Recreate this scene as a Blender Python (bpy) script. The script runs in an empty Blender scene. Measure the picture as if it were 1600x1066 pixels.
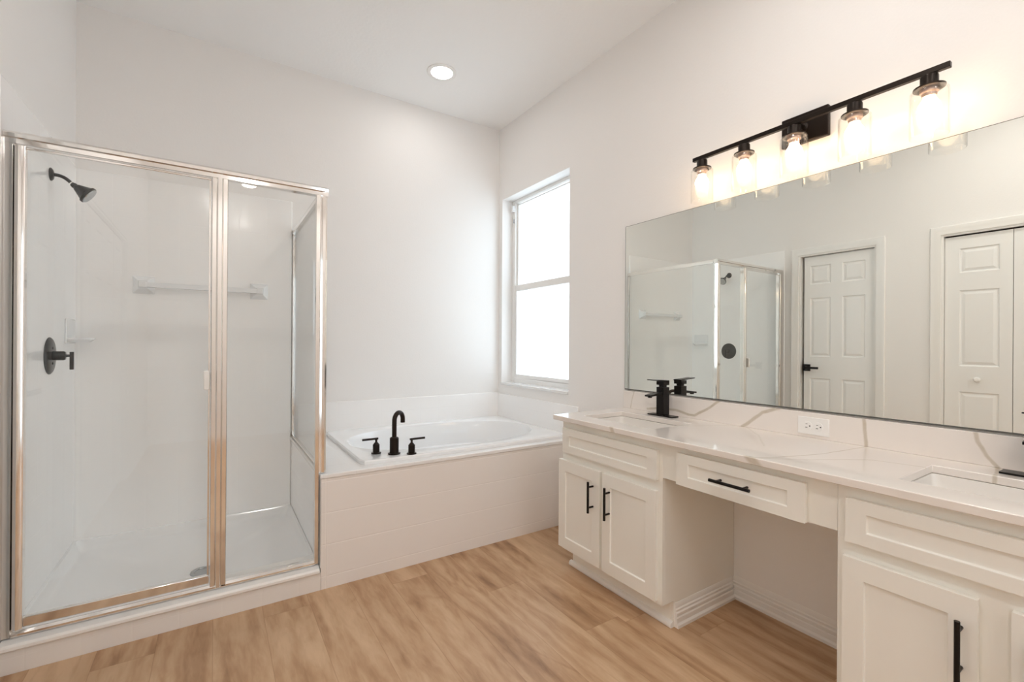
import bpy, bmesh, math, random
from mathutils import Vector, Matrix

# ------------------------------------------------------------------ camera
scene = bpy.context.scene
W, H = 1600, 1066
YAW, PITCH, ROLL = math.radians(33.023), math.radians(0.036), math.radians(0.367)
F = Vector((math.sin(YAW) * math.cos(PITCH), math.cos(YAW) * math.cos(PITCH), math.sin(PITCH)))
R = Vector((math.cos(YAW), -math.sin(YAW), 0))
U = R.cross(F)
R2 = R * math.cos(ROLL) + U * math.sin(ROLL)
U2 = U * math.cos(ROLL) - R * math.sin(ROLL)
cam = bpy.data.cameras.new('camera')
cam_ob = bpy.data.objects.new('camera', cam)
scene.collection.objects.link(cam_ob)
M3 = Matrix((R2, U2, -F)).transposed()
cam_ob.matrix_world = Matrix.Translation((-2.0316, -3.3246, 1.17)) @ M3.to_4x4()
cam.sensor_width = 36.0
cam.lens = 712.356 / W * 36.0
cam.shift_x = 1.2476 / W
cam.shift_y = 3.16 / W
cam.clip_start = 0.02
scene.camera = cam_ob

# ------------------------------------------------------------------ world and exposure
world = bpy.data.worlds.new('world')
scene.world = world
world.use_nodes = True
bg = world.node_tree.nodes['Background']
bg.inputs['Color'].default_value = (0.80, 0.91, 1.0, 1)
bg.inputs['Strength'].default_value = .56
scene.view_settings.view_transform = 'Standard'
scene.view_settings.look = 'None'
scene.view_settings.gamma = 1.0
scene.view_settings.exposure = 2.5
scene.view_settings.use_curve_mapping = False
cy = scene.cycles
cy.max_bounces = 20
cy.diffuse_bounces = 12
cy.glossy_bounces = 6
cy.transparent_max_bounces = 24
cy.transmission_bounces = 8
cy.sample_clamp_indirect = 6.0
cy.caustics_reflective = False
cy.caustics_refractive = False
cy.use_denoising = True

BULB = 3.3        # strength of each glowing bulb
DOWNLIGHT = 24.0   # strength of the ceiling discs

# ------------------------------------------------------------------ room numbers
CEIL = 2.987
LX = -2.664        # left wall
YF = -5.2          # wall behind the camera
T = -1.037         # tub and curb front
S = -0.997         # shower frame plane
CT, CU = 0.798, 0.774
CB = -0.508        # cabinet face

# ------------------------------------------------------------------ mesh builder
class MB:
    def __init__(self):
        self.v, self.f, self.m = [], [], []

    def add(self, vs, fs, mi=0):
        n = len(self.v)
        self.v += [tuple(v) for v in vs]
        for f in fs:
            self.f.append([n + i for i in f])
            self.m.append(mi)
        return self

    def box(self, x0, x1, y0, y1, z0, z1, mi=0):
        x0, x1 = sorted((x0, x1)); y0, y1 = sorted((y0, y1)); z0, z1 = sorted((z0, z1))
        vs = [(x, y, z) for z in (z0, z1) for y in (y0, y1) for x in (x0, x1)]
        fs = [(0, 2, 3, 1), (4, 5, 7, 6), (0, 1, 5, 4), (2, 6, 7, 3), (0, 4, 6, 2), (1, 3, 7, 5)]
        return self.add(vs, fs, mi)

    def rings(self, rs, closed=True, cap0=True, cap1=True, mi=0):
        n = len(rs[0])
        vs = [p for r in rs for p in r]
        fs = []
        for i in range(len(rs) - 1):
            for j in range(n if closed else n - 1):
                k = (j + 1) % n
                fs.append((i * n + j, i * n + k, (i + 1) * n + k, (i + 1) * n + j))
        if cap0: fs.append(tuple(range(n - 1, -1, -1)))
        if cap1: fs.append(tuple((len(rs) - 1) * n + j for j in range(n)))
        return self.add(vs, fs, mi)

    def lathe(self, origin, axis, prof, n=32, cap0=True, cap1=True, mi=0):
        o, a = Vector(origin), Vector(axis).normalized()
        t = Vector((0, 0, 1)) if abs(a.z) < .9 else Vector((1, 0, 0))
        u = a.cross(t).normalized(); w = a.cross(u)
        rs = []
        for r, h in prof:
            rs.append([o + a * h + (u * math.cos(2 * math.pi * k / n) + w * math.sin(2 * math.pi * k / n)) * max(r, 1e-5) for k in range(n)])
        return self.rings(rs, True, cap0, cap1, mi)

    def tube(self, pts, r, n=16, mi=0):
        pts = [Vector(p) for p in pts]
        rs = []
        d0 = (pts[1] - pts[0]).normalized()
        t = Vector((0, 0, 1)) if abs(d0.z) < .9 else Vector((0, 1, 0))
        u = d0.cross(t).normalized()
        for i, p in enumerate(pts):
            d = (pts[min(i + 1, len(pts) - 1)] - pts[max(i - 1, 0)]).normalized()
            u = (u - d * u.dot(d)).normalized()
            w = d.cross(u)
            rr = r[i] if isinstance(r, (list, tuple)) else r
            rs.append([p + (u * math.cos(2 * math.pi * k / n) + w * math.sin(2 * math.pi * k / n)) * rr for k in range(n)])
        return self.rings(rs, True, True, True, mi)

    def prism(self, prof, a0, a1, axis, mi=0):
        """profile of 2D points swept along an axis ('x': (y,z), 'y': (x,z), 'z': (x,y))"""
        def P(q, a):
            return {'x': (a, q[0], q[1]), 'y': (q[0], a, q[1]), 'z': (q[0], q[1], a)}[axis]
        return self.rings([[P(q, a0) for q in prof], [P(q, a1) for q in prof]], True, True, True, mi)

    def slab(self, us, vs, hole, w0, w1, axis, mi=0):
        """flat slab from a grid of cells, cells for which hole(uc, vc) is true are cut through"""
        def P(u, v, w):
            return {'x': (w, u, v), 'y': (u, w, v), 'z': (u, v, w)}[axis]
        us, vs = sorted(us), sorted(vs)
        nu, nv = len(us) - 1, len(vs) - 1
        solid = lambda i, j: 0 <= i < nu and 0 <= j < nv and not hole((us[i] + us[i + 1]) / 2, (vs[j] + vs[j + 1]) / 2)
        for i in range(nu):
            for j in range(nv):
                if not solid(i, j): continue
                a, b, c, d = us[i], us[i + 1], vs[j], vs[j + 1]
                for w in (w0, w1):
                    self.add([P(a, c, w), P(b, c, w), P(b, d, w), P(a, d, w)], [(0, 1, 2, 3)], mi)
                for di, dj, q in ((-1, 0, ((a, c), (a, d))), (1, 0, ((b, c), (b, d))), (0, -1, ((a, c), (b, c))), (0, 1, ((a, d), (b, d)))):
                    if not solid(i + di, j + dj):
                        (p, r), (s, t) = q
                        self.add([P(p, r, w0), P(s, t, w0), P(s, t, w1), P(p, r, w1)], [(0, 1, 2, 3)], mi)
        return self

    def build(self, name, mats, parent=None, origin=(0, 0, 0), bevel=0, seg=2, smooth=35):
        me = bpy.data.meshes.new(name)
        o = Vector(origin)
        me.from_pydata([tuple(Vector(v) - o) for v in self.v], [], self.f)
        if not isinstance(mats, (list, tuple)): mats = [mats]
        for m in mats: me.materials.append(m)
        for p, mi in zip(me.polygons, self.m): p.material_index = mi
        bm = bmesh.new(); bm.from_mesh(me)
        bmesh.ops.remove_doubles(bm, verts=bm.verts, dist=1e-5)
        bmesh.ops.recalc_face_normals(bm, faces=bm.faces)
        bm.to_mesh(me); bm.free()
        if smooth:
            for p in me.polygons: p.use_smooth = True
            me.set_sharp_from_angle(angle=math.radians(smooth))
        ob = bpy.data.objects.new(name, me)
        scene.collection.objects.link(ob)
        if parent is not None: ob.parent = parent
        else: ob.location = o
        if bevel:
            b = ob.modifiers.new('bevel', 'BEVEL')
            b.width = bevel; b.segments = seg; b.limit_method = 'ANGLE'; b.angle_limit = math.radians(40)
            b.harden_normals = False
        return ob

def empty(name, loc):
    o = bpy.data.objects.new(name, None)
    o.empty_display_size = 0.1
    scene.collection.objects.link(o)
    o.location = loc
    return o

def tag(o, label=None, cat=None, group=None, kind=None):
    if label: o['label'] = label
    if cat: o['category'] = cat
    if group: o['group'] = group
    if kind: o['kind'] = kind
    return o

class Thing:
    def __init__(self, name, loc, label=None, cat=None, group=None, kind=None):
        self.loc = Vector(loc)
        self.root = tag(empty(name, loc), label, cat, group, kind)
    def part(self, name, mb, mat, parent=None, label=None, bevel=0, seg=2, smooth=35):
        o = mb.build(name, mat, parent or self.root, self.loc, bevel, seg, smooth)
        if label: o['label'] = label
        return o

# ------------------------------------------------------------------ materials
def newmat(name):
    m = bpy.data.materials.new(name); m.use_nodes = True
    return m, m.node_tree, m.node_tree.nodes, m.node_tree.links, m.node_tree.nodes['Principled BSDF']

def simple(name, col, rough=.4, metal=0, bump=0, bscale=60, coat=0, spec=.5):
    m, nt, N, L, b = newmat(name)
    b.inputs['Base Color'].default_value = (*col, 1)
    b.inputs['Roughness'].default_value = rough
    b.inputs['Metallic'].default_value = metal
    b.inputs['Coat Weight'].default_value = coat
    b.inputs['Specular IOR Level'].default_value = spec
    if bump:
        g = N.new('ShaderNodeNewGeometry')
        n = N.new('ShaderNodeTexNoise'); n.inputs['Scale'].default_value = bscale; n.inputs['Detail'].default_value = 4
        L.new(g.outputs['Position'], n.inputs['Vector'])
        bp = N.new('ShaderNodeBump'); bp.inputs['Strength'].default_value = bump; bp.inputs['Distance'].default_value = .002
        L.new(n.outputs['Fac'], bp.inputs['Height']); L.new(bp.outputs['Normal'], b.inputs['Normal'])
    return m

def mth(N, L, op, a, b=None, clamp=False):
    n = N.new('ShaderNodeMath'); n.operation = op; n.use_clamp = clamp
    for i, x in enumerate((a, b)):
        if x is None: continue
        if isinstance(x, (int, float)): n.inputs[i].default_value = x
        else: L.new(x, n.inputs[i])
    return n.outputs[0]

def thin_glass(name, tint=(1, 1, 1), ior=1.5, rough=0.0, boost=1.0):
    """clear pane: fresnel mix of mirror reflection and straight transmission"""
    m, nt, N, L, b = newmat(name)
    N.remove(b)
    out = N['Material Output']
    tr = N.new('ShaderNodeBsdfTransparent'); tr.inputs['Color'].default_value = (*tint, 1)
    gl = N.new('ShaderNodeBsdfGlossy'); gl.inputs['Roughness'].default_value = rough
    mx = N.new('ShaderNodeMixShader')
    # Schlick reflectance, the same from both sides of the pane
    g = N.new('ShaderNodeNewGeometry'); dp = N.new('ShaderNodeVectorMath'); dp.operation = 'DOT_PRODUCT'
    L.new(g.outputs['Incoming'], dp.inputs[0]); L.new(g.outputs['Normal'], dp.inputs[1])
    f0 = ((ior - 1) / (ior + 1)) ** 2 * boost
    c = mth(N, L, 'SUBTRACT', 1.0, mth(N, L, 'ABSOLUTE', dp.outputs['Value']), clamp=True)
    fr = mth(N, L, 'ADD', f0, mth(N, L, 'MULTIPLY', mth(N, L, 'POWER', c, 5.0), 1 - f0))
    L.new(fr, mx.inputs[0])
    L.new(tr.outputs[0], mx.inputs[1]); L.new(gl.outputs[0], mx.inputs[2])
    L.new(mx.outputs[0], out.inputs['Surface'])
    return m

def emit(name, col, strength):
    m, nt, N, L, b = newmat(name)
    b.inputs['Base Color'].default_value = (.9, .9, .9, 1)
    b.inputs['Emission Color'].default_value = (*col, 1)
    b.inputs['Emission Strength'].default_value = strength
    return m

def tile_mat(name, ax, size, off, col, rough=.12, gw=.0035, grout=.94, depth=.2, fade=None):
    """square ceramic tile; ax = the two axes of the face. grout lines are grooves"""
    m, nt, N, L, b = newmat(name)
    g = N.new('ShaderNodeNewGeometry'); s = N.new('ShaderNodeSeparateXYZ')
    L.new(g.outputs['Position'], s.inputs[0])
    masks = []
    cells = []
    for a, sz, o in zip(ax, size, off):
        q = mth(N, L, 'DIVIDE', mth(N, L, 'SUBTRACT', s.outputs[a], o), sz)
        fr = mth(N, L, 'FRACT', q)
        cells.append(mth(N, L, 'FLOOR', q))
        d = mth(N, L, 'SUBTRACT', .5, mth(N, L, 'ABSOLUTE', mth(N, L, 'SUBTRACT', fr, .5)))
        d = mth(N, L, 'MULTIPLY', d, sz)
        masks.append(d)
    dmin = mth(N, L, 'MINIMUM', masks[0], masks[1])
    k = mth(N, L, 'DIVIDE', dmin, gw, clamp=True)          # 0 in the joint, 1 on the tile
    mix = N.new('ShaderNodeMix'); mix.data_type = 'RGBA'
    mix.inputs[6].default_value = (col[0] * grout, col[1] * grout, col[2] * grout, 1)
    mix.inputs[7].default_value = (*col, 1)
    L.new(k, mix.inputs[0]); L.new(mix.outputs[2], b.inputs['Base Color'])
    ro = mth(N, L, 'SUBTRACT', rough + .1, mth(N, L, 'MULTIPLY', k, .1))
    L.new(ro, b.inputs['Roughness'])
    bp = N.new('ShaderNodeBump'); bp.inputs['Strength'].default_value = depth; bp.inputs['Distance'].default_value = .0015
    # each tile sits very slightly differently
    cv = N.new('ShaderNodeCombineXYZ'); L.new(cells[0], cv.inputs[0]); L.new(cells[1], cv.inputs[1])
    nz = N.new('ShaderNodeTexNoise'); nz.inputs['Scale'].default_value = 9
    L.new(g.outputs['Position'], nz.inputs['Vector'])
    hh = mth(N, L, 'ADD', k, mth(N, L, 'MULTIPLY', nz.outputs['Fac'], .35))
    L.new(hh, bp.inputs['Height']); L.new(bp.outputs['Normal'], b.inputs['Normal'])
    return m

WHITE = (.86, .848, .835)
m_wall = simple('wall_paint', WHITE, .55, bump=.25, bscale=90)
m_ceil = simple('ceiling_paint', (.90, .90, .895), .7, bump=.5, bscale=55)
m_trim = simple('trim_paint', (.87, .865, .85), .3)
m_door = simple('door_paint', (.86, .86, .85), .35)
m_cab = simple('cabinet_paint', (.87, .865, .82), .38)
m_acryl = simple('white_acrylic', (.84, .85, .86), .1, coat=.3)
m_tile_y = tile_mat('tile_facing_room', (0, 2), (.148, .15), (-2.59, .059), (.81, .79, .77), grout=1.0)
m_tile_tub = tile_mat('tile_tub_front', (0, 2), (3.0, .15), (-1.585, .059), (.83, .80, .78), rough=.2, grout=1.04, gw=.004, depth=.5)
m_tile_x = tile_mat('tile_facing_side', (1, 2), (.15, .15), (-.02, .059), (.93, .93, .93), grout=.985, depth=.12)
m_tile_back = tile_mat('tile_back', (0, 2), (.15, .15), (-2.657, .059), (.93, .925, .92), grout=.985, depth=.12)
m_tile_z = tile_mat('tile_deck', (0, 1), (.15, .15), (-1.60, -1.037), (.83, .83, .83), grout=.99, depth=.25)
m_chrome = simple('chrome', (.88, .86, .84), .09, 1.0)
m_black = simple('matte_black_metal', (.012, .010, .010), .32, .6)
m_oil = simple('dark_bronze_metal', (.02, .014, .011), .35, .7)
m_showerblack = simple('black_metal_glass_haze', (.022, .023, .024), .28, .6)  # black metal, colour lightened for the reflection in the glass before it
m_glass = thin_glass('shower_glass', (.992, .998, .995), 1.5)
m_shade = thin_glass('clear_shade_glass', (.985, .985, .98), 1.45)
m_pane = thin_glass('window_glass', (.98, .99, .99), 1.45)
m_china = simple('warm_white_china', (.80, .775, .74), .12)
m_dark = simple('dark_slot', (.012, .011, .01), .7)
m_greyedge = simple('mirror_edge', (.10, .10, .09), .4)
m_drain = simple('steel', (.45, .48, .50), .25, .9)
m_brass = simple('socket_metal', (.55, .42, .36), .35, .8)
m_bulb = emit('glowing_bulb', (1.0, .71, .45), BULB)
m_down = emit('downlight_diffuser', (1.0, .955, .91), DOWNLIGHT)
m_down_dim = emit('dimmed_downlight_diffuser', (1.0, .955, .91), 8.0)
m_void = simple('closet_shade_black', (.008, .008, .008), .9)  # near-black colour stands in for the darkness inside the closets
m_mirror, _, N_, L_, b_ = newmat('mirror_silver')
b_.inputs['Base Color'].default_value = (.93, .945, .895, 1)
b_.inputs['Metallic'].default_value = 1.0
b_.inputs['Roughness'].default_value = 0.0

def wood_floor():
    m, nt, N, L, b = newmat('vinyl_oak_planks')
    g = N.new('ShaderNodeNewGeometry'); s = N.new('ShaderNodeSeparateXYZ'); L.new(g.outputs['Position'], s.inputs[0])
    PW, PL = .182, 1.22
    row = mth(N, L, 'FLOOR', mth(N, L, 'DIVIDE', mth(N, L, 'ADD', s.outputs[0], 10.04), PW))
    wn = N.new('ShaderNodeTexWhiteNoise'); wn.noise_dimensions = '1D'; L.new(row, wn.inputs['W'])
    yy = mth(N, L, 'ADD', mth(N, L, 'ADD', s.outputs[1], 20), mth(N, L, 'MULTIPLY', wn.outputs['Value'], PL))
    col = mth(N, L, 'FLOOR', mth(N, L, 'DIVIDE', yy, PL))
    cv = N.new('ShaderNodeCombineXYZ'); L.new(row, cv.inputs[0]); L.new(col, cv.inputs[1])
    w2 = N.new('ShaderNodeTexWhiteNoise'); w2.noise_dimensions = '2D'; L.new(cv.outputs[0], w2.inputs['Vector'])
    rnd = w2.outputs['Value']
    # grain coordinates, stretched along the plank and shifted per plank
    gv = N.new('ShaderNodeCombineXYZ')
    L.new(mth(N, L, 'ADD', s.outputs[0], mth(N, L, 'MULTIPLY', rnd, 7.3)), gv.inputs[0])
    L.new(mth(N, L, 'MULTIPLY', mth(N, L, 'ADD', s.outputs[1], mth(N, L, 'MULTIPLY', rnd, 13.7)), .19), gv.inputs[1])
    n1 = N.new('ShaderNodeTexNoise'); n1.inputs['Scale'].default_value = 5.5; n1.inputs['Detail'].default_value = 5; n1.inputs['Roughness'].default_value = .55; n1.inputs['Distortion'].default_value = 1.2
    L.new(gv.outputs[0], n1.inputs['Vector'])
    n2 = N.new('ShaderNodeTexNoise'); n2.inputs['Scale'].default_value = 60; n2.inputs['Detail'].default_value = 6; n2.inputs['Distortion'].default_value = .6
    L.new(gv.outputs[0], n2.inputs['Vector'])
    # cathedral figure: distorted rings
    wv = N.new('ShaderNodeTexWave'); wv.wave_type = 'BANDS'; wv.bands_direction = 'X'
    wv.inputs['Scale'].default_value = 4; wv.inputs['Distortion'].default_value = 9; wv.inputs['Detail'].default_value = 3; wv.inputs['Detail Scale'].default_value = 1.4
    L.new(gv.outputs[0], wv.inputs['Vector'])
    t = mth(N, L, 'ADD', mth(N, L, 'MULTIPLY', n1.outputs['Fac'], .85), mth(N, L, 'MULTIPLY', n2.outputs['Fac'], .28))
    t = mth(N, L, 'ADD', t, mth(N, L, 'MULTIPLY', wv.outputs['Fac'], .12))
    # occasional dark mineral streaks
    n4 = N.new('ShaderNodeTexNoise'); n4.inputs['Scale'].default_value = 3.2; n4.inputs['Detail'].default_value = 3; n4.inputs['Distortion'].default_value = 1.1
    L.new(gv.outputs[0], n4.inputs['Vector'])
    rid = mth(N, L, 'ABSOLUTE', mth(N, L, 'SUBTRACT', n4.outputs['Fac'], .5))
    rid = mth(N, L, 'SUBTRACT', 1.0, mth(N, L, 'DIVIDE', rid, .022), clamp=True)
    rid = mth(N, L, 'MULTIPLY', rid, mth(N, L, 'MULTIPLY', mth(N, L, 'SUBTRACT', n1.outputs['Fac'], .38), 2.0, clamp=True))
    t = mth(N, L, 'SUBTRACT', t, mth(N, L, 'MULTIPLY', rid, .24))
    t = mth(N, L, 'ADD', t, mth(N, L, 'MULTIPLY', mth(N, L, 'SUBTRACT', rnd, .5), .17))
    cr = N.new('ShaderNodeValToRGB')
    e = cr.color_ramp.elements
    e[0].position = .30; e[0].color = (.21, .108, .050, 1)
    e[1].position = .80; e[1].color = (.60, .415, .262, 1)
    k = e.new(.46); k.color = (.37, .215, .113, 1)
    k = e.new(.60); k.color = (.485, .31, .18, 1)
    L.new(t, cr.inputs[0])
    # seams
    fx = mth(N, L, 'FRACT', mth(N, L, 'DIVIDE', mth(N, L, 'ADD', s.outputs[0], 10.04), PW))
    dx = mth(N, L, 'MULTIPLY', mth(N, L, 'SUBTRACT', .5, mth(N, L, 'ABSOLUTE', mth(N, L, 'SUBTRACT', fx, .5))), PW)
    fy = mth(N, L, 'FRACT', mth(N, L, 'DIVIDE', yy, PL))
    dy = mth(N, L, 'MULTIPLY', mth(N, L, 'SUBTRACT', .5, mth(N, L, 'ABSOLUTE', mth(N, L, 'SUBTRACT', fy, .5))), PL)
    seam = mth(N, L, 'DIVIDE', mth(N, L, 'MINIMUM', dx, dy), .0016, clamp=True)
    mx = N.new('ShaderNodeMix'); mx.data_type = 'RGBA'; mx.blend_type = 'MULTIPLY'
    mx.inputs[0].default_value = 1
    L.new(cr.outputs[0], mx.inputs[6])
    sc = N.new('ShaderNodeMix'); sc.data_type = 'RGBA'
    sc.inputs[6].default_value = (.72, .66, .60, 1); sc.inputs[7].default_value = (1, 1, 1, 1)
    L.new(seam, sc.inputs[0]); L.new(sc.outputs[2], mx.inputs[7])
    L.new(mx.outputs[2], b.inputs['Base Color'])
    b.inputs['Roughness'].default_value = .42
    bp = N.new('ShaderNodeBump'); bp.inputs['Strength'].default_value = .12; bp.inputs['Distance'].default_value = .001
    L.new(mth(N, L, 'ADD', seam, mth(N, L, 'MULTIPLY', n2.outputs['Fac'], .5)), bp.inputs['Height'])
    L.new(bp.outputs['Normal'], b.inputs['Normal'])
    return m
m_floor = wood_floor()

def quartz():
    m, nt, N, L, b = newmat('veined_quartz')
    g = N.new('ShaderNodeNewGeometry')
    nz = N.new('ShaderNodeTexNoise'); nz.inputs['Scale'].default_value = 11; nz.inputs['Detail'].default_value = 3
    L.new(g.outputs['Position'], nz.inputs['Vector'])
    off = N.new('ShaderNodeVectorMath'); off.operation = 'MULTIPLY_ADD'
    L.new(nz.outputs['Color'], off.inputs[0]); off.inputs[1].default_value = (.012, .012, .012)
    L.new(g.outputs['Position'], off.inputs[2])
    sh = N.new('ShaderNodeVectorMath'); sh.operation = 'SUBTRACT'; L.new(off.outputs[0], sh.inputs[0]); sh.inputs[1].default_value = (.006, .006, .006)
    P = sh.outputs[0]
    veins = [  # (width, strength, points)
        (.004, .8, [(-.02, -1.496, .804), (-.02, -1.510, .86), (-.02, -1.524, .905)]),
        (.008, 1., [(-.02, -2.056, .905), (-.02, -1.975, .85), (-.02, -1.914, .815), (-.02, -1.88, .815), (-.02, -1.80, .828), (-.02, -1.72, .826), (-.02, -1.62, .812)]),
        (.0095, 1., [(-.02, -2.335, .905), (-.02, -2.25, .875), (-.02, -2.176, .808), (-.02, -2.16, .798)]),
        (.008, 1., [(-.02, -2.623, .905), (-.02, -2.629, .85), (-.02, -2.633, .798)]),
        (.0048, .8, [(-.02, -2.633, .798), (-.298, -2.595, .798), (-.474, -2.538, .798), (-.545, -2.50, .798)]),
        (.0048, .7, [(-.20, -2.86, .798), (-.234, -2.725, .798), (-.338, -2.657, .798), (-.43, -2.60, .798), (-.545, -2.50, .798)]),
        (.020, 1., [(-.545, -2.485, .802), (-.545, -2.515, .770)]),
        (.014, .9, [(-.545, -1.855, .802), (-.545, -1.872, .772)]),
        (.004, .6, [(-.31, -1.933, .798), (-.21, -2.031, .798), (-.05, -2.113, .798), (-.02, -2.16, .798)]),
        (.005, .3, [(-.02, -2.18, .798), (-.15, -2.305, .798), (-.334, -2.426, .798)]),
        (.007, .9, [(-.02, -2.918, .905), (-.02, -2.925, .87), (-.02, -2.943, .83), (-.02, -2.968, .798), (-.15, -2.985, .798), (-.15, -2.985, .77)]),
        (.003, .8, [(-.22, -2.853, .80), (-.22, -2.853, .77)]),
        (.0045, .6, [(-.42, -3.15, .798), (-.545, -3.24, .798), (-.545, -3.27, .77)]),
    ]
    tot = None
    def vm(op, a, bb):
        n = N.new('ShaderNodeVectorMath'); n.operation = op
        for i, x in enumerate((a, bb)):
            if x is None: continue
            if isinstance(x, tuple): n.inputs[i].default_value = x
            else: L.new(x, n.inputs[i])
        return n
    for w, st, pts in veins:
        best = None
        for a, c in zip(pts[:-1], pts[1:]):
            ba = Vector(c) - Vector(a)
            pa = vm('SUBTRACT', P, tuple(a)).outputs[0]
            dt = vm('DOT_PRODUCT', pa, tuple(ba)).outputs['Value']
            h = mth(N, L, 'DIVIDE', dt, ba.dot(ba), clamp=True)
            sc = N.new('ShaderNodeVectorMath'); sc.operation = 'SCALE'; sc.inputs[0].default_value = tuple(ba); L.new(h, sc.inputs['Scale'])
            d = vm('LENGTH', vm('SUBTRACT', pa, sc.outputs[0]).outputs[0], None).outputs['Value']
            best = d if best is None else mth(N, L, 'MINIMUM', best, d)
        k = mth(N, L, 'SUBTRACT', 1.0, mth(N, L, 'DIVIDE', best, w), clamp=True)
        k = mth(N, L, 'MULTIPLY', mth(N, L, 'MINIMUM', mth(N, L, 'MULTIPLY', k, 1.8), 1.0), st)
        tot = k if tot is None else mth(N, L, 'MAXIMUM', tot, k)
    n3 = N.new('ShaderNodeTexNoise'); n3.inputs['Scale'].default_value = 45; n3.inputs['Detail'].default_value = 3
    L.new(g.outputs['Position'], n3.inputs['Vector'])
    tot = mth(N, L, 'MULTIPLY', tot, mth(N, L, 'ADD', .55, mth(N, L, 'MULTIPLY', n3.outputs['Fac'], .6)), clamp=True)
    mx = N.new('ShaderNodeMix'); mx.data_type = 'RGBA'
    mx.inputs[6].default_value = (.83, .785, .745, 1); mx.inputs[7].default_value = (.56, .50, .41, 1)
    L.new(tot, mx.inputs[0]); L.new(mx.outputs[2], b.inputs['Base Color'])
    b.inputs['Roughness'].default_value = .13
    b.inputs['Coat Weight'].default_value = .25
    return m
m_quartz = quartz()

# ------------------------------------------------------------------ room shell
def st(o): o['kind'] = 'structure'; return o

st(MB().box(LX - .9, .3, YF - .2, .2, -.12, 0).build('floor', m_floor))
st(MB().box(LX - .9, .3, YF - .2, .2, CEIL, CEIL + .12).build('ceiling', m_ceil))
st(MB().box(LX - .9, .3, 0, .2, 0, CEIL).build('wall_back', m_wall))

W1 = (-.922, -.052, .822, 2.38)      # window in the vanity wall: y0 y1 z0 z1
inside = lambda r: (lambda u, v: r[0] < u < r[1] and r[2] < v < r[3])
st(MB().slab([YF, W1[0], W1[1], 0], [0, W1[2], W1[3], CEIL], inside(W1), 0, .17, 'x').build('wall_right', m_wall))

D1 = (-1.775, -1.165, 0, 2.022)      # six-panel door opening
D2 = (-3.66, -2.184, 0, 2.022)       # bifold closet opening
w = MB()
hole = lambda u, v: inside(D1)(u, v) or inside(D2)(u, v)
w.slab([YF, D2[0], D2[1], D1[0], D1[1], 0], [0, 2.022, CEIL], hole, LX - .11, LX, 'x')
st(w.build('wall_left', m_wall))
# closets behind the two openings
w = MB()
for r in (D1, D2):
    y0, y1 = r[0] - .15, r[1] + .15
    w.box(LX - .86, LX - .80, y0, y1, 0, 2.3)
    w.box(LX - .80, LX - .11, y0, y0 + .03, 0, 2.3)
    w.box(LX - .80, LX - .11, y1 - .03, y1, 0, 2.3)
    w.box(LX - .80, LX - .11, y0 + .03, y1 - .03, 2.25, 2.3)
st(w.build('wall_closets', m_void))
W2 = (-.98, -.12, .10, 2.30)        # unseen window behind the camera, added for fill light
st(MB().slab([LX, W2[0], W2[1], 0], [0, W2[2], W2[3], CEIL], inside(W2), YF - .15, YF, 'y').build('wall_front', m_wall))

# skirting
def base_prof(t=.014, h=.098):
    return [(0, 0), (t + .006, 0), (t + .006, .012), (t, .020), (t, h * .40), (t - .004, h * .44), (t - .001, h * .52), (t - .001, h * .60), (t - .006, h * .64), (t - .004, h * .74), (t - .009, h * .78), (t - .009, h * .93), (t - .012, h), (0, h)]
p = [(-a, z) for a, z in base_prof()]
st(MB().prism(p, -2.731, -2.113, 'y').build('baseboard_right', m_trim))
for a, b2, nm in ((-2.119, -1.840, 'baseboard_left'), (YF, -3.73, 'baseboard_left')):
    st(MB().prism([(LX + a_, z) for a_, z in base_prof()], a, b2, 'y').build(nm, m_trim))
st(MB().prism([(YF + a_, z) for a_, z in base_prof()], LX + .02, -.02, 'x').build('baseboard_front', m_trim))

# window in the vanity wall
def window(nm, axis, r, w_in, depth_dir, mid=True):
    """frame at depth w_in .. w_in+.05 of the wall; r = u0,u1,z0,z1"""
    root = empty(nm, (0, 0, 0)); st(root)
    u0, u1, z0, z1 = r
    def B(mb, ua, ub, za, zb, wa, wb):
        wa, wb = w_in + wa * depth_dir, w_in + wb * depth_dir
        return mb.box(wa, wb, ua, ub, za, zb) if axis == 'x' else mb.box(ua, ub, wa, wb, za, zb)
    g = MB()
    fw = .045
    B(g, u0, u0 + fw, z0 + .018, z1, 0, .05); B(g, u1 - fw, u1, z0 + .018, z1, 0, .05)
    B(g, u0 + fw, u1 - fw, z1 - .022, z1, 0, .05); B(g, u0 + fw, u1 - fw, z0 + .018, z0 + .058, 0, .05)
    fr = g.build('window_frame', m_trim, root, bevel=.003)
    zm = (z0 + z1) / 2 + .03
    s1 = MB()                       # upper sash, set further out
    B(s1, u0 + fw, u0 + fw + .014, zm, z1 - .022, .022, .042); B(s1, u1 - fw - .014, u1 - fw, zm, z1 - .022, .022, .042)
    B(s1, u0 + fw + .014, u1 - fw - .014, z1 - .040, z1 - .030, .022, .042); B(s1, u0 + fw + .014, u1 - fw - .014, zm, zm + .03, .022, .042)
    a = s1.build('upper_sash', m_trim, root, bevel=.002)
    s2 = MB()
    B(s2, u0 + fw, u0 + fw + .022, z0 + .058, zm + .028, .002, .021); B(s2, u1 - fw - .022, u1 - fw, z0 + .058, zm + .028, .002, .021)
    B(s2, u0 + fw + .022, u1 - fw - .022, z0 + .058, z0 + .088, .002, .021); B(s2, u0 + fw + .022, u1 - fw - .022, zm - .022, zm + .028, .002, .021)
    c = s2.build('lower_sash', m_trim, root, bevel=.002)
    q = MB(); B(q, u0 + fw + .014, u1 - fw - .014, zm + .03, z1 - .04, .030, .034); q.build('pane', m_pane, a)
    q = MB(); B(q, u0 + fw + .022, u1 - fw - .022, z0 + .088, zm - .022, .010, .014); q.build('pane', m_pane, c)
    return root
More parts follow.
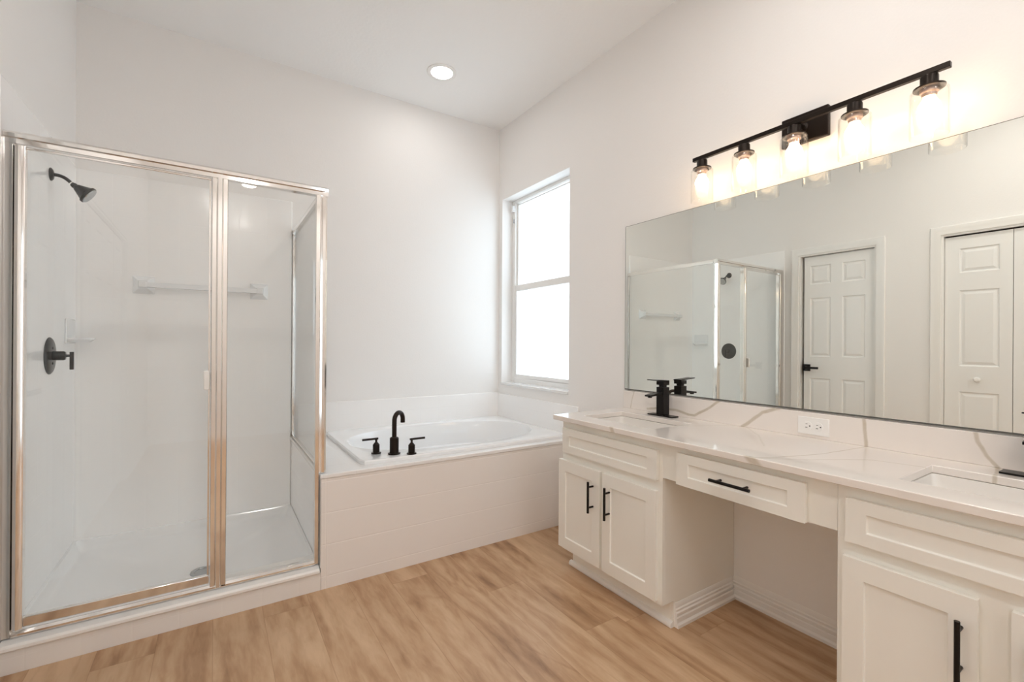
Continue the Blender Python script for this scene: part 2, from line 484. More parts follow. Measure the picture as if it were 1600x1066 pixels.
w1 = window('window_1', 'x', W1, .10, 1)
q = MB().box(-.012, .10, W1[0] + .002, W1[1] - .002, W1[2] - .0, W1[2] + .02)
q.build('window_sill', m_acryl, w1, bevel=.004)
q = MB()   # small bracket left from a blind, at the top left of the frame
q.box(.075, .099, W1[1] - .042, W1[1] - .018, 2.285, 2.335).box(.082, .094, W1[1] - .050, W1[1] - .042, 2.29, 2.30)
q.build('blind_bracket', m_acryl, w1, bevel=.003)
q = MB().box(.090, .0995, W1[1] - .036, W1[1] - .028, 2.19, 2.225)
q.build('sash_latch', m_drain, w1, bevel=.002)
window('added_fill_window', 'y', W2, YF - .08, -1)  # added out of view to let in soft fill daylight

# doors in the left wall
def casing(r, name, parent, wd=.062, th=.016):
    y0, y1, z0, z1 = r
    def prof(s):   # cross-section across the casing width, s = direction outward
        return [(0, 0), (th * .6, 0), (th * .75, .006), (th * .7, .03), (th, .045), (th, wd - .004), (th * .7, wd), (0, wd)]
    m = MB()
    pr = prof(1)
    x = LX
    rs_l, rs_r, rs_t = [], [], []
    # mitred: left leg, head, right leg as three swept rings
    pts = [((y1, z0), (1, 0)), ((y1, z1), (1, 1)), ((y0, z1), (-1, 1)), ((y0, z0), (-1, 0))]
    rings = [[(x + t_, cy_ + d[0] * w_, cz + d[1] * w_) for t_, w_ in pr] for (cy_, cz), d in pts]
    m.rings(rings)
    return m.build(name, m_trim, parent)

def recessed(mb, xf, y0, y1, z0, z1, panels, depth=.008, bev=.018, raise_=True, xb=None, mi=0, dirx=1):
    """front face at xf (facing dirx*x) with recessed rectangular panels; sides back to xb"""
    ys = sorted({y0, y1, *[p[0] for p in panels], *[p[1] for p in panels]})
    zs = sorted({z0, z1, *[p[2] for p in panels], *[p[3] for p in panels]})
    for i in range(len(ys) - 1):
        for j in range(len(zs) - 1):
            yc, zc = (ys[i] + ys[i + 1]) / 2, (zs[j] + zs[j + 1]) / 2
            if any(p[0] < yc < p[1] and p[2] < zc < p[3] for p in panels): continue
            mb.add([(xf, ys[i], zs[j]), (xf, ys[i + 1], zs[j]), (xf, ys[i + 1], zs[j + 1]), (xf, ys[i], zs[j + 1])], [(0, 1, 2, 3)], mi)
    for a, b2, c, d in panels:
        def rect(o, x): return [(x, a + o, c + o), (x, b2 - o, c + o), (x, b2 - o, d - o), (x, a + o, d - o)]
        if raise_:
            rs = [rect(0, xf), rect(.007, xf - dirx * depth), rect(.014, xf - dirx * depth), rect(.014 + bev, xf - dirx * depth * .2)]
        else:
            rs = [rect(0, xf), rect(.0015, xf - dirx * depth)]
        mb.rings(rs, True, False, True, mi)
    # rim and back
    fr = [(xf, y0, z0), (xf, y1, z0), (xf, y1, z1), (xf, y0, z1)]
    bk = [(xb, y0, z0), (xb, y1, z0), (xb, y1, z1), (xb, y0, z1)]
    mb.rings([fr, bk], True, False, True, mi)
    return mb

def jamb(r, parent, th=.014):
    m = MB()
    y0, y1, z0, z1 = r
    m.box(LX - .11, LX + .001, y0 - .0, y0 + th, 0, z1)
    m.box(LX - .11, LX + .001, y1 - th, y1, 0, z1)
    m.box(LX - .11, LX + .001, y0 + th, y1 - th, z1 - th, z1)
    return m.build('door_jamb', m_trim, parent)

d1 = empty('door_1', (LX - .02, D1[0] + .02, 0)); st(d1)
def local(o, root):   # keep world placement of a child built in world coordinates
    for v in o.data.vertices: v.co -= Vector(root.location)
    return o
local(casing(D1, 'door_casing', d1), d1)
local(jamb(D1, d1), d1)
Y0, Y1 = D1[0] + .017, D1[1] - .036
rows = [(.24, .863), (1.064, 1.613), (1.741, 1.915)]
cols = [(-1.687, -1.514), (-1.423, -1.252)]
m = MB(); recessed(m, LX - .030, Y0, Y1, .008, 2.002, [(c[0], c[1], r_[0], r_[1]) for c in cols for r_ in rows], xb=LX - .065)
leaf = local(m.build('door_leaf', m_door, d1, smooth=0), d1)
m = MB()
hy, hz = -1.226, .958
m.box(LX - .030, LX - .020, hy - .032, hy + .032, hz - .032, hz + .032)
m.lathe((LX - .02, hy, hz), (1, 0, 0), [(.012, 0), (.012, .035)], 20)
m.box(LX + .010, LX + .026, hy - .115, hy + .012, hz - .010, hz + .010)
local(m.build('door_lever', m_black, leaf, bevel=.002), d1)['label'] = 'black square lever handle'
m = MB().box(LX - .058, LX - .032, Y1, Y1 + .003, hz - .06, hz + .06)
local(m.build('door_latch', m_black, leaf), d1)

d2 = empty('door_2', (LX - .02, D2[0] + .02, 0)); st(d2)
local(casing(D2, 'door_casing', d2), d2)
local(jamb(D2, d2), d2)
rows2 = [(.24, .828), (1.021, 1.59), (1.722, 1.905)]
lw = .3575
for k in range(4):
    b0 = D2[1] - .017 - k * (lw + .0035)
    a0 = b0 - lw
    m = MB(); recessed(m, LX - .022, a0, b0, .012, 1.998, [(a0 + .065, b0 - .082 + (.0 if k else 0), r_[0], r_[1]) for r_ in rows2], xb=LX - .055)
    lf = local(m.build('door_leaf', m_door, d2, smooth=0), d2)
    if k in (0, 3):
        yk = -2.385 if k == 0 else a0 + .16
        m = MB().lathe((LX - .022, yk, .925), (1, 0, 0), [(.008, 0), (.008, .014), (.014, .017), (.020, .024), (.020, .032), (.013, .039), (0, .041)], 24)
        local(m.build('door_knob', m_door, lf), d2)
m = MB().box(LX - .06, LX - .02, D2[0] + .016, D2[1] - .016, 2.0045, 2.0075)  # dark strip: shade of the bifold track gap put into its colour
local(m.build('track_gap_shade', m_dark, d2), d2)

# ------------------------------------------------------------------ ceiling lights
def downlight(x, y, label, mat=None):
    t = Thing('recessed_ceiling_light', (x, y, CEIL), label, 'ceiling light')
    m = MB().lathe((x, y, CEIL + .0005), (0, 0, -1), [(.098, 0), (.097, .005), (.088, .008), (.072, .007), (.070, .004)], 48, cap0=False, cap1=False)
    t.part('trim_ring', m, m_trim)
    m = MB().lathe((x, y, CEIL - .001), (0, 0, -1), [(.0715, 0), (.0715, .003)], 48)
    t.part('diffuser', m, mat or m_down)
downlight(-.765, -.50, 'round white recessed downlight glowing in the ceiling above the bathtub', m_down_dim)
downlight(-.80, -2.60, 'added unseen round fill downlight in the ceiling nearest the vanity light')  # added out of view as fill light on the vanity side
downlight(-1.95, -2.60, 'added unseen round fill downlight in the ceiling nearest the six-panel door')  # another unseen fill lamp, added on the door side
downlight(-.95, -3.95, 'added unseen round fill downlight in the ceiling past the far end of the vanity')  # added behind the camera to brighten the lower fronts
downlight(-2.05, -3.75, 'added unseen round fill downlight in the ceiling before the bifold closet door')  # unseen too, added for more even brightness
downlight(-1.71, -4.78, 'round recessed downlight in the ceiling farthest from the bathtub')

# ------------------------------------------------------------------ shower
CX = -1.607   # shower side face of the tub deck
m = MB().box(LX, LX + .006, T, -.010, 0, 2.095)
st(m.build('wall_shower_left', m_tile_x, bevel=.004))
m = MB().box(LX, CX - .001, -.010, 0, 0, 2.095)
st(m.build('wall_shower_back', m_tile_back, bevel=.004))

t = Thing('shower_pan', (-2.1, -.5, 0), 'smooth white shower floor pan with a round drain', 'shower pan')
x0, x1, y0, y1 = LX + .0065, CX - .001, -.90, -.010
def rr(x0, x1, y0, y1, z, r, n=6):
    pts = []
    for cx_, cy_, a0 in ((x1 - r, y1 - r, 0), (x0 + r, y1 - r, 90), (x0 + r, y0 + r, 180), (x1 - r, y0 + r, 270)):
        for k in range(n + 1):
            a = math.radians(a0 + 90 * k / n)
            pts.append((cx_ + r * math.cos(a), cy_ + r * math.sin(a), z))
    return pts
rs = [rr(x0, x1, y0, y1, 0, .005), rr(x0, x1, y0, y1, .10, .005), rr(x0 + .012, x1 - .012, y0 + .012, y1 - .012, .10, .02),
      rr(x0 + .03, x1 - .03, y0 + .03, y1 - .03, .065, .04), rr(x0 + .05, x1 - .05, y0 + .05, y1 - .05, .052, .05), rr(-2.16, -2.02, -.72, -.58, .045, .05)]
t.part('pan', MB().rings(rs), m_acryl)
m = MB().lathe((-2.075, -.64, .0455), (0, 0, 1), [(.052, 0), (.050, .004), (.036, .0045), (.034, .002), (0, .002)], 36)
t.part('drain', m, m_drain)

t = Thing('shower_curb', (-2.1, -1.0, 0), 'low white tiled curb under the shower door with a rounded top slab', 'shower curb')
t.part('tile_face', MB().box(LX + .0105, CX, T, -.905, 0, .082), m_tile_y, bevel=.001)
pf = [(T - .006, .082), (T - .012, .088), (T - .012, .098), (T - .006, .106), (-1.02, .1125), (-.972, .1150), (-.94, .119), (-.902, .120), (-.902, .082)]
t.part('top_slab', MB().prism(pf, LX + .0105, CX - .007, 'x'), m_trim)

# chrome framed enclosure
t = Thing('shower_enclosure', (-2.1, S, .12), 'chrome framed clear glass shower enclosure with a hinged door beside the bathtub', 'shower enclosure')
HT = 1.907
X0 = LX + .0065
def chan(mb, prof, z0, z1): return mb.prism(prof, z0, z1, 'z')
# header: rounded rail along the front, then back to the wall over the side panel
hp = [(S - .020, HT - .040), (S - .020, HT - .024), (S - .026, HT - .020), (S - .028, HT - .008), (S - .022, HT), (S + .018, HT), (S + .022, HT - .008), (S + .018, HT - .040)]
t.part('header_rail', MB().prism(hp, X0, -1.580, 'x'), m_chrome)
xr = -1.593
sp = [(xr - .016, HT - .032), (xr - .016, HT - .008), (xr - .012, HT - .002), (xr + .012, HT - .002), (xr + .014, HT - .008), (xr + .014, HT - .032)]
t.part('side_header_rail', MB().prism(sp, S + .022, -.001, 'y'), m_chrome)
jp = [(X0, S - .018), (X0 + .024, S - .018), (X0 + .026, S - .014), (X0 + .026, S + .018), (X0, S + .018)]
t.part('wall_jamb', chan(MB(), jp, .118, HT - .040), m_chrome)
# post between door and fixed panel with ribbed face
px0, px1 = -2.046, -1.986
rib = []
n = 3
for k in range(n):
    a = px0 + (px1 - px0) * k / n; b2 = px0 + (px1 - px0) * (k + 1) / n
    h = .016 + (.007 if k == 1 else (.002 if k == 2 else 0))
    rib += [(a + .001, S - h + .002), (a + .003, S - h), (b2 - .003, S - h), (b2 - .001, S - h + .002)]
rib += [(px1, S + .016), (px0, S + .016)]
t.part('door_post', chan(MB(), rib, .122, HT - .040), m_chrome)
cp = [(-1.631, S - .016), (-1.616, S - .018), (-1.612, S - .014), (-1.608, S - .014), (-1.604, S - .020), (-1.592, S - .022), (-1.584, S - .018), (-1.582, S - .008), (-1.582, S + .018), (-1.604, S + .018), (-1.612, S + .014), (-1.631, S + .014)]
cpl = [(-1.631, S - .016), (-1.616, S - .018), (-1.609, S - .014), (-1.609, S + .014), (-1.631, S + .014)]
t.part('corner_post', chan(chan(MB(), cp, .547, HT - .040), cpl, .118, .547), m_chrome)
t.part('floor_track', MB().prism([(S - .018, .1155), (S - .018, .126), (S - .010, .134), (S + .010, .136), (S + .018, .134), (S + .018, .1155)], X0 + .026, -1.631, 'x'), m_chrome)
t.part('fixed_panel', MB().box(px1, -1.631, S - .003, S + .003, .134, HT - .040), m_glass, smooth=0)
t.part('side_panel', MB().box(xr - .003, xr + .003, S + .018, -.012, .562, HT - .032), m_glass, smooth=0)
t.part('side_track', MB().box(xr - .012, xr + .012, S + .018, -.012, .546, .562), m_chrome, bevel=.002)
t.part('wall_channel', MB().box(xr - .010, xr + .010, -.012, -.001, .546, HT - .032), m_chrome, bevel=.002)
# door
dxa, dxb = X0 + .028, px0 - .001
door = t.part('shower_door', MB().box(dxa + .022, dxb - .006, S - .003, S + .003, .175, HT - .047), m_glass, smooth=0)
hs = [(dxa, S - .016), (dxa + .010, S - .021), (dxa + .018, S - .016), (dxa + .026, S - .014), (dxa + .026, S + .012), (dxa, S + .012)]
t.part('hinge_stile', chan(MB(), hs, .140, HT - .044), m_chrome, door)
t.part('bottom_rail', MB().box(dxa + .026, dxb, S - .010, S + .010, .142, .178), m_chrome, door, bevel=.003)
t.part('top_rail', MB().box(dxa + .026, dxb, S - .007, S + .007, HT - .052, HT - .044), m_chrome, door, bevel=.002)
t.part('seal_strip', MB().box(dxb - .008, dxb - .001, S - .006, S + .006, .178, HT - .052), m_chrome, door, bevel=.001)
m = MB().box(-2.071, -2.050, S - .030, S - .007, .966, 1.046).box(-2.071, -2.050, S + .007, S + .030, .966, 1.046)
t.part('door_handle', m, m_trim, door, label='small white door pull', bevel=.004)

# shower valve, head, soap dish, towel bar
WX = LX + .006
vy, vz = -.463, 1.10
t = Thing('shower_valve', (WX, vy, vz), 'round black shower valve plate, greyed for glass reflection, with a lever on the left tile wall', 'shower valve')
t.part('escutcheon', MB().lathe((WX, vy, vz), (1, 0, 0), [(.084, 0), (.084, .002), (.078, .007), (.05, .010), (.03, .012)], 48), m_showerblack)
m = MB().lathe((WX + .008, vy, vz), (1, 0, 0), [(.021, 0), (.021, .040), (.018, .046), (.006, .048), (.006, .066)], 32)
for s_ in (1, -1):
    m.lathe((WX + .008, vy, vz + s_ * .034), (1, 0, 0), [(.006, 0), (.006, .005), (.003, .006)], 14)
hb = t.part('valve_body', m, m_showerblack)
t.part('lever', MB().box(WX + .068, WX + .082, vy - .008, vy + .008, vz - .064, vz + .018), m_showerblack, hb, bevel=.002)

hz_ = 1.921
t = Thing('overhead_shower', (WX, vy, hz_), 'black bell shower head, greyed for glass reflection, on a curved arm high on the left tile wall', 'shower head')
t.part('flange', MB().lathe((WX, vy, hz_), (1, 0, 0), [(.029, 0), (.029, .003), (.022, .009), (.009, .012)], 36), m_showerblack)
arm = []
for k in range(13):
    a = math.radians(40) * k / 12
    arm.append((WX + .018 + .075 * math.sin(a) / math.sin(math.radians(40)) * .62, vy, hz_ - .075 * (1 - math.cos(a)) / (1 - math.cos(math.radians(40))) * .30))
arm = [(WX + .004, vy, hz_)] + arm + [(WX + .078, vy, hz_ - .036)]
t.part('arm', MB().tube(arm, .0075), m_showerblack)
ax = Vector((.80, 0, -.60)).normalized()
o_ = Vector((WX + .074, vy, hz_ - .033))
hd = t.part('head', MB().lathe(o_, ax, [(.009, -.004), (.012, .003), (.013, .009), (.011, .012), (.016, .016), (.018, .022), (.036, .058), (.038, .060), (.041, .061), (.041, .070), (.038, .072)], 36), m_showerblack)
t.part('spray_face', MB().lathe(o_, ax, [(.0375, .0715), (.036, .075), (0, .076)], 36), m_drain, hd)
t.part('swivel_collar', MB().lathe(o_, ax, [(.0105, -.009), (.0105, -.004)], 20), m_chrome, hd)

t = Thing('soap_dish', (WX, -.13, 1.18), 'small white ceramic soap dish on the left tile wall behind the valve', 'soap dish')
m = MB().box(WX, WX + .008, -.215, -.045, 1.155, 1.28)
t.part('back_plate', m, m_acryl, bevel=.004)
pts0 = []
for k in range(17):
    a = math.pi * k / 16
    pts0.append((math.sin(a), math.cos(a)))
def half(z, r, dz=0): return [(WX + .006 + .095 * r * s, -.13 + .082 * r * c, z) for s, c in pts0]
t.part('tray', MB().rings([half(1.162, .80), half(1.176, 1.0), half(1.184, 1.0), half(1.184, .92), half(1.176, .86)]), m_acryl)

t = Thing('towel_bar', (-2.085, 0, 1.49), 'white ceramic towel bar across the back tile wall inside the shower', 'towel bar')
for xx, sgn in ((-2.372, 1), (-1.797, -1)):
    m = MB().rings([[(xx + a * w_, -.010 - d, 1.488 + b2 * w_) for a, b2 in ((-1, -1), (1, -1), (1, 1), (-1, 1))] for w_, d in ((.050, 0), (.048, .006), (.024, .030), (.018, .050), (.017, .066))])
    t.part('bracket', m, m_acryl, bevel=.003)
t.part('bar', MB().box(-2.372, -1.797, -.074, -.048, 1.472, 1.500), m_acryl, bevel=.003)

# ------------------------------------------------------------------ tub deck and tub
DZ = .545
TR = (-1.405, -.045, -.985, -.050)      # tub rim x0 x1 y0 y1
t = Thing('bathtub_deck', (-.8, T, 0), 'white tiled bathtub deck with long grooved front panels above the wood floor', 'tub deck')
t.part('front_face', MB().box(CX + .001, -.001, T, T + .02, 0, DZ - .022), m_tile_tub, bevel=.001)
t.part('side_face', MB().box(CX + .001, CX + .021, T + .02, -.001, 0, DZ - .022), m_tile_x)
m = MB().slab([CX - .006, TR[0] + .03, TR[1] - .03, -.001], [T - .006, TR[2] + .03, TR[3] - .03, -.001],
              inside((TR[0] + .03, TR[1] - .03, TR[2] + .03, TR[3] - .03)), DZ - .022, DZ, 'z')
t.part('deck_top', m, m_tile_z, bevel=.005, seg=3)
t.part('corner_trim', MB().box(CX - .0024, CX + .0, T - .003, S - .022, .1065, DZ - .0225), m_trim)
t.part('back_splash', MB().box(CX + .04, -.001, -.010, -.001, DZ, .755), m_tile_back, bevel=.004)
t.part('side_splash', MB().box(-.010, -.001, -1.03, -.010, DZ, .750), m_tile_x, bevel=.004)

RZ = .566
bc, ba, bb = (-.725, -.515), .64, .385
n = 96
def outer(z, o=0.0):
    x0, x1, y0, y1 = TR[0] + o, TR[1] - o, TR[2] + o, TR[3] - o
    pts = []
    for k in range(n):
        a = 2 * math.pi * k / n
        c, s_ = math.cos(a), math.sin(a)
        cx_, cy_ = (x0 + x1) / 2, (y0 + y1) / 2
        hx, hy_ = (x1 - x0) / 2, (y1 - y0) / 2
        q = 1 / (abs(c) ** 30 + abs(s_) ** 30) ** (1 / 30)
        pts.append((cx_ + hx * c * q, cy_ + hy_ * s_ * q, z))
    return pts
def oval(z, f, dx=0, e=2.35):
    pts = []
    for k in range(n):
        a = 2 * math.pi * k / n
        # match the angular spacing of the outer rectangle
        c, s_ = math.cos(a), math.sin(a)
        q = 1 / (abs(c) ** e + abs(s_) ** e) ** (1 / e)
        pts.append((bc[0] + dx + (ba * f if isinstance(f, float) else f[0]) * c * q, bc[1] + (bb * f if isinstance(f, float) else f[1]) * s_ * q, z))
    return pts
rs = [outer(DZ + .0005), outer(RZ - .006), outer(RZ, .006), oval(RZ, 1.0), oval(RZ - .004, (ba - .010, bb - .010)), oval(RZ - .02, (ba - .018, bb - .018)),
      oval(RZ - .10, (ba - .04, bb - .035)), oval(RZ - .16, (ba - .055, bb - .045)), oval(RZ - .17, (ba - .09, bb - .075), .0), oval(RZ - .36, (ba - .14, bb - .11), .01), oval(RZ - .41, (ba - .20, bb - .16), .01), oval(RZ - .425, (ba * .35, bb * .35), .01)]
t = Thing('bathtub', (bc[0], bc[1], DZ), 'white oval drop-in bathtub with a square rim in the tiled deck', 'bathtub')
t.part('tub_shell', MB().rings(rs, True, False, True), m_acryl, smooth=30)
t.part('overflow_plate', MB().lathe((bc[0] - ba + .062, bc[1], RZ - .12), (1, 0, .2), [(.030, 0), (.030, .006), (.022, .010)], 28), m_black)

# tub faucet: spout and two lever handles
t = Thing('bathtub_faucet', (-1.208, -.898, RZ), 'black gooseneck bathtub faucet with two lever handles on the tub rim', 'faucet')
sx, sy = -1.212, -.905
m = MB().lathe((sx, sy, RZ), (0, 0, 1), [(.033, 0), (.033, .006), (.024, .008), (.024, .085), (.020, .090), (.012, .093)], 32)
sp_ = t.part('spout_base', m, m_oil)
dirv = Vector((.80, .60, 0)).normalized()
path = [Vector((sx, sy, RZ + .088)), Vector((sx, sy, RZ + .13)), Vector((sx, sy, RZ + .165))]
rad = .040
for k in range(1, 15):
    a = math.radians(180) * k / 14
    path.append(Vector((sx, sy, RZ + .178)) + dirv * rad * (1 - math.cos(a)) + Vector((0, 0, rad * math.sin(a))))
path.append(Vector((sx, sy, RZ + .158)) + dirv * rad * 2)
t.part('spout', MB().tube(path, .0125, 20), m_oil, sp_)
for hx, hy_, lv in ((-1.292, -.845, (-.075, .0)), (-1.132, -.955, (.075, -.0))):
    m = MB().lathe((hx, hy_, RZ), (0, 0, 1), [(.026, 0), (.026, .006), (.018, .008), (.018, .048), (.010, .058), (.006, .062), (.006, .078)], 28)
    hb = t.part('handle_base', m, m_oil)
    sgn = 1 if lv[0] > 0 else -1
    m = MB().tube([(hx - sgn * .010, hy_, RZ + .080), (hx + lv[0], hy_ + lv[1], RZ + .080)], .0058, 14)
    t.part('lever', m, m_oil, hb)

# ------------------------------------------------------------------ vanity
def shaker(mb, y0, y1, z0, z1, rail, xf=CB - .020, xb=CB - .0005):
    return recessed(mb, xf, y0, y1, z0, z1, [(y0 + rail[0], y1 - rail[0], z0 + rail[1], z1 - rail[1])], depth=.007, raise_=False, xb=xb, dirx=-1)

def pull(thing, parent, y, z, L_=.146, vertical=True, off=.096 / 2):
    xs = CB - .020
    m = MB()
    if vertical:
        m.lathe((xs - .032, y, z - L_ / 2), (0, 0, 1), [(.0058, 0), (.0058, L_)], 16)
        for s_ in (-1, 1): m.lathe((xs - .032, y, z + s_ * off), (1, 0, 0), [(.0045, 0), (.0045, .0325)], 12)
    else:
        m.lathe((xs - .032, y - L_ / 2, z), (0, 1, 0), [(.0058, 0), (.0058, L_)], 16)
        for s_ in (-1, 1): m.lathe((xs - .032, y + s_ * off, z), (1, 0, 0), [(.0045, 0), (.0045, .0325)], 12)
    return thing.part('bar_pull', m, m_black, parent, label='black bar pull')

def base_cabinet(y0, y1, label, ffl, doors, handles):
    """y0 < y1; front faces -x"""
    t = Thing('vanity_cabinet', (CB / 2, (y0 + y1) / 2, 0), label, 'cabinet')
    m = MB()
    th = .016
    m.box(CB + .018, -.002, y1 - th, y1, .0, CU - .001)      # sides
    m.box(CB + .018, -.002, y0, y0 + th, .0, CU - .001)
    m.box(CB + .018, -.002, y0 + th, y1 - th, .108, .124)
    m.box(-.012, -.002, y0 + th, y1 - th, .124, CU - .001)
    m2 = MB()
    # sides get a notch for the toe kick: rebuilt as profiles
    m = MB()
    prof = [(CB + .072, 0), (CB + .072, .108), (CB + .018, .108), (CB + .018, CU - .001), (-.002, CU - .001), (-.002, 0)]
    for a in (y0, y1 - th): m.prism(prof, a, a + th, 'y')
    m.box(CB + .018, -.012, y0 + th, y1 - th, .108, .124)
    m.box(-.012, -.002, y0 + th, y1 - th, .0, CU - .001)
    t.part('carcass', m, m_cab)
    fz0, fz1 = .108, CU - .001
    ym = (doors[0][0] + doors[1][1]) / 2; hs_ = .04 if y0 < -3 else .02
    ys = sorted([y0, y0 + .035, ym - hs_, ym + hs_, y1 - .035, y1]); zs = [fz0, fz0 + .035, .560, .632, fz1 - .045, fz1]
    m = MB().slab(ys, zs, lambda u, v: (y0 + .035 < u < y1 - .035) and ((fz0 + .035 < v < .560 and abs(u - ym) > hs_) or .632 < v < fz1 - .045), CB, CB + .018, 'x')
    t.part('face_frame', m, m_cab, bevel=.0008, seg=1)
    t.part('toe_kick', MB().box(CB + .072, CB + .082, y0 + .001 + th, y1 - .001 - th, 0, .108), m_cab)
    pf = [(CB + .056, 0), (CB + .054, .004), (CB + .054, .012), (CB + .058, .020), (CB + .070, .024), (CB + .072, .024), (CB + .072, 0)]
    t.part('shoe_moulding', MB().prism(pf, y0 - .0, y1 + .012, 'y'), m_trim)
    t.part('false_drawer_front', shaker(MB(), ffl[0], ffl[1], .616, .738, (.050, .036)), m_cab, bevel=.0015, seg=2, smooth=0)
    for (a, b2), hy_ in zip(doors, handles):
        d = t.part('cabinet_door', shaker(MB(), a, b2, .124, .573, (.052, .056)), m_cab, bevel=.0015, smooth=0)
        pull(t, d, hy_, .448)
    return t
VL0, VL1 = -2.113, -1.482
base_cabinet(VL0, VL1, 'white shaker vanity cabinet with two doors nearest the bathtub', (-2.097, -1.502), [(-1.771, -1.474), (-2.094, -1.788)], [-1.729, -1.836])
VR0, VR1 = -3.462, -2.731
base_cabinet(VR0, VR1, 'white shaker vanity cabinet at the right edge, below the farther right sink', (-3.446, -2.757), [(-3.026, -2.750), (-3.446, -3.080)], [-2.998, -3.112])

# drawer unit that bridges the knee space
t = Thing('vanity_drawer_unit', (CB, -2.422, .628), 'white shaker drawer unit bridging the open knee space under the counter', 'drawer unit')
m = MB().box(CB, CB + .018, VR1 + .0005, VL0 - .0005, .630, CU - .001)
t.part('apron', m, m_cab)
m = MB().box(CB + .018, CB + .40, -2.64, -2.20, .640, .652).box(CB + .018, CB + .40, -2.652, -2.64, .640, .74).box(CB + .018, CB + .40, -2.20, -2.188, .640, .74).box(CB + .388, CB + .40, -2.64, -2.20, .652, .74)
t.part('drawer_box', m, m_cab)
d = t.part('drawer_front', shaker(MB(), -2.652, -2.191, .628, .750, (.052, .036)), m_cab, bevel=.0015, smooth=0)
pull(t, d, -2.425, .690, vertical=False)

# skirting piece on the side of the left cabinet in the knee space
st(MB().prism([(VL0 - a, z) for a, z in base_prof()], CB + .078, -.0205, 'x').build('baseboard_knee_space', m_trim))

# counter
S1 = (-.425, -.150, -1.990, -1.550)   # x0 x1 y0 y1 sink cutouts
S2 = (-.425, -.150, -3.288, -2.848)
CY0, CY1 = -3.475, -1.442
m = MB().slab([-.543, S1[0], S1[1], -.0015], [CY0, S2[2], S2[3], S1[2], S1[3], CY1], lambda u, v: S1[0] < u < S1[1] and (S1[2] < v < S1[3] or S2[2] < v < S2[3]), CU, CT, 'z')
o = m.build('countertop', m_quartz, None, (-.27, -2.45, CU), bevel=.0025, seg=2)
tag(o, 'white quartz vanity countertop with tan veins and two sink cutouts', 'countertop')
o = MB().box(-.020, -.0015, CY0, CY1, CT + .0003, .899).build('backsplash', m_quartz, None, (-.01, -2.45, CT), bevel=.001)
tag(o, 'low white quartz backsplash with tan veins under the mirror', 'backsplash')

def sink(r, label):
    x0, x1, y0, y1 = r
    t = Thing('sink', ((x0 + x1) / 2, (y0 + y1) / 2, CU - .14), label, 'sink')
    zt = CU - .0008
    def rect(o, z, rad=.03): return rr(x0 + o, x1 - o, y0 + o, y1 - o, z, rad, 5)
    rs = [rect(-.022, zt, .03), rect(.002, zt, .02), rect(.004, zt - .008, .02), rect(.012, zt - .10, .035), rect(.03, zt - .125, .04), rr((x0 + x1) / 2 - .03, (x0 + x1) / 2 + .03, (y0 + y1) / 2 - .03, (y0 + y1) / 2 + .03, zt - .132, .028, 5)]
    under = [rr((x0 + x1) / 2 - .03, (x0 + x1) / 2 + .03, (y0 + y1) / 2 - .03, (y0 + y1) / 2 + .03, zt - .142, .028, 5), rect(.02, zt - .135, .04), rect(.002, zt - .10, .035), rect(-.008, zt - .012, .03), rect(-.022, zt - .008, .03)]
    t.part('basin', MB().rings(rs + under + [rs[0]], True, False, False), m_china)
    cx_, cy_ = (x0 + x1) / 2, (y0 + y1) / 2
    t.part('drain', MB().lathe((cx_, cy_, zt - .1318), (0, 0, 1), [(.024, 0), (.024, .002), (.016, .004)], 24), m_black)
sink(S1, 'white rectangular undermount sink in the counter end nearest the window')
sink(S2, 'white rectangular undermount sink in the counter at the right edge')

def faucet(yc, label):
    t = Thing('sink_faucet', (-.078, yc, CT), label, 'faucet')
    x = -.078
    t.part('base_plate', MB().box(x - .026, x + .026, yc - .078, yc + .078, CT + .0002, CT + .006), m_black, bevel=.001)
    body = t.part('body', MB().box(x - .023, x + .023, yc - .023, yc + .023, CT + .006, CT + .150).box(x - .014, x + .014, yc - .014, yc + .014, CT + .150, CT + .161), m_black, bevel=.0015)
    t.part('spout', MB().prism([(x - .022, CT + .112), (x - .022, CT + .126), (x - .118, CT + .114), (x - .118, CT + .106)], yc - .018, yc + .018, 'y').lathe((x - .100, yc, CT + .100), (0, 0, 1), [(.011, 0), (.011, .012)], 18), m_black, body, bevel=.001)
    h = t.part('lever_handle', MB().box(x - .023, x + .023, yc - .023, yc + .023, CT + .161, CT + .180)
           .prism([(x + .023, CT + .180), (x + .023, CT + .185), (x - .095, CT + .192), (x - .095, CT + .188)], yc - .023, yc + .023, 'y'), m_black, bevel=.001)
faucet(-1.768, 'square black single-lever faucet by the sink nearest the window')
faucet(-3.062, 'black sink faucet at the right edge, mostly out of frame')

# outlet in the backsplash
t = Thing('electrical_outlet', (-.020, -2.455, .846), 'white duplex electrical outlet set sideways in the backsplash', 'outlet')
oy, oz = -2.455, .846
t.part('cover_plate', MB().box(-.0255, -.0202, oy - .057, oy + .057, oz - .0345, oz + .0345), m_trim, bevel=.002)
for s_ in (-1, 1):
    c = oy + s_ * .0195
    r_ = t.part('receptacle', MB().lathe((-.0252, c, oz), (-1, 0, 0), [(.0170, 0), (.0165, .0025), (.0, .0027)], 28), m_trim)
    m = MB()
    m.box(-.0284, -.0276, c - .0002, c + .0065, oz + .0055, oz + .0075).box(-.0284, -.0276, c - .0002, c + .0075, oz - .0080, oz - .0055)
    m.lathe((-.0276, c - .0085, oz - .0005), (-1, 0, 0), [(.0026, 0), (.0026, .0008)], 12)
    t.part('slots', m, m_dark, r_)

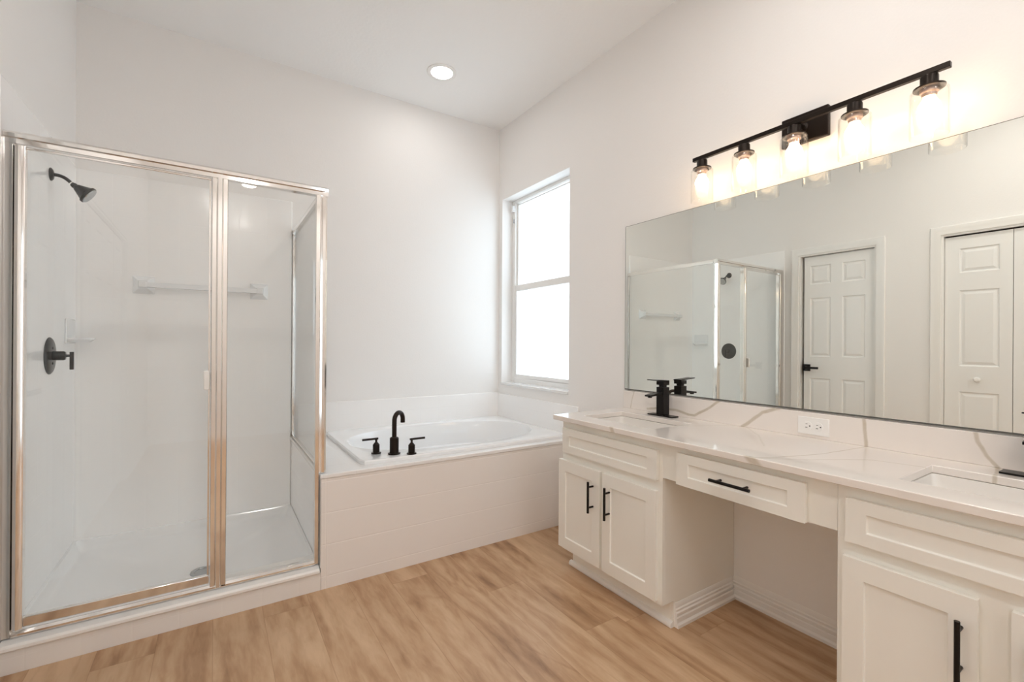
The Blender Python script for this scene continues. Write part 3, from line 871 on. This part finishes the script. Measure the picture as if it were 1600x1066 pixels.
# mirror
MY0, MY1, MZ0, MZ1 = -3.475, -1.438, .9035, 1.860
m = MB()
m.box(-.0065, -.0012, MY0, MY1, MZ0, MZ1, 1)
m.add([(-.0067, MY0 + .002, MZ0 + .006), (-.0067, MY1 - .0025, MZ0 + .006), (-.0067, MY1 - .0025, MZ1 - .002), (-.0067, MY0 + .002, MZ1 - .002)], [(0, 1, 2, 3)], 0)
o = m.build('wall_mirror', [m_mirror, m_greyedge], None, (-.004, -2.45, MZ0), smooth=0)
tag(o, 'large frameless rectangular wall mirror above the vanity', 'mirror')

# ------------------------------------------------------------------ vanity light
t = Thing('vanity_light', (-.012, -2.414, 2.055), 'black five-bulb vanity light bar with clear glass shades above the mirror', 'wall light')
BX, BZ = -.100, 2.056
t.part('back_plate', MB().box(-.024, -.001, -2.502, -2.326, 1.998, 2.118), m_oil, bevel=.004)
t.part('support_arm', MB().lathe((-.024, -2.414, 2.056), (-1, 0, 0), [(.020, 0), (.018, .006), (.0095, .008), (.0095, .068)], 24), m_oil)
t.part('crossbar', MB().box(BX - .009, BX + .009, -2.875, -1.957, BZ - .009, BZ + .009), m_oil, bevel=.0015)
for k in range(5):
    y = -2.003 - k * .205
    z = BZ - .009
    sock = t.part('socket_cup', MB().lathe((BX, y, z), (0, 0, -1), [(.008, 0), (.008, .004), (.0225, .005), (.0235, .009), (.0235, .038), (.041, .041), (.041, .045), (.038, .047)], 36), m_oil)
    t.part('lamp_holder', MB().lathe((BX, y, z - .046), (0, 0, -1), [(.024, 0), (.024, .012), (.020, .016), (.0185, .026), (.014, .027)], 28), m_brass, sock)
    prof = [(.016, .052), (.016, .062), (.020, .072), (.028, .086), (.0305, .098), (.028, .112), (.020, .122), (.009, .128), (0, .129)]
    t.part('bulb', MB().lathe((BX, y, z - .012), (0, 0, -1), prof, 28, cap0=True, cap1=False), m_bulb, sock)
    gp = [(.030, .0465), (.044, .048), (.0485, .054), (.0495, .066), (.0495, .196), (.0485, .200), (.0470, .196), (.0470, .066), (.0455, .056), (.042, .0505), (.030, .0495)]
    t.part('glass_shade', MB().lathe((BX, y, z), (0, 0, -1), gp + [gp[0]], 48, cap0=False, cap1=False), m_shade, sock)
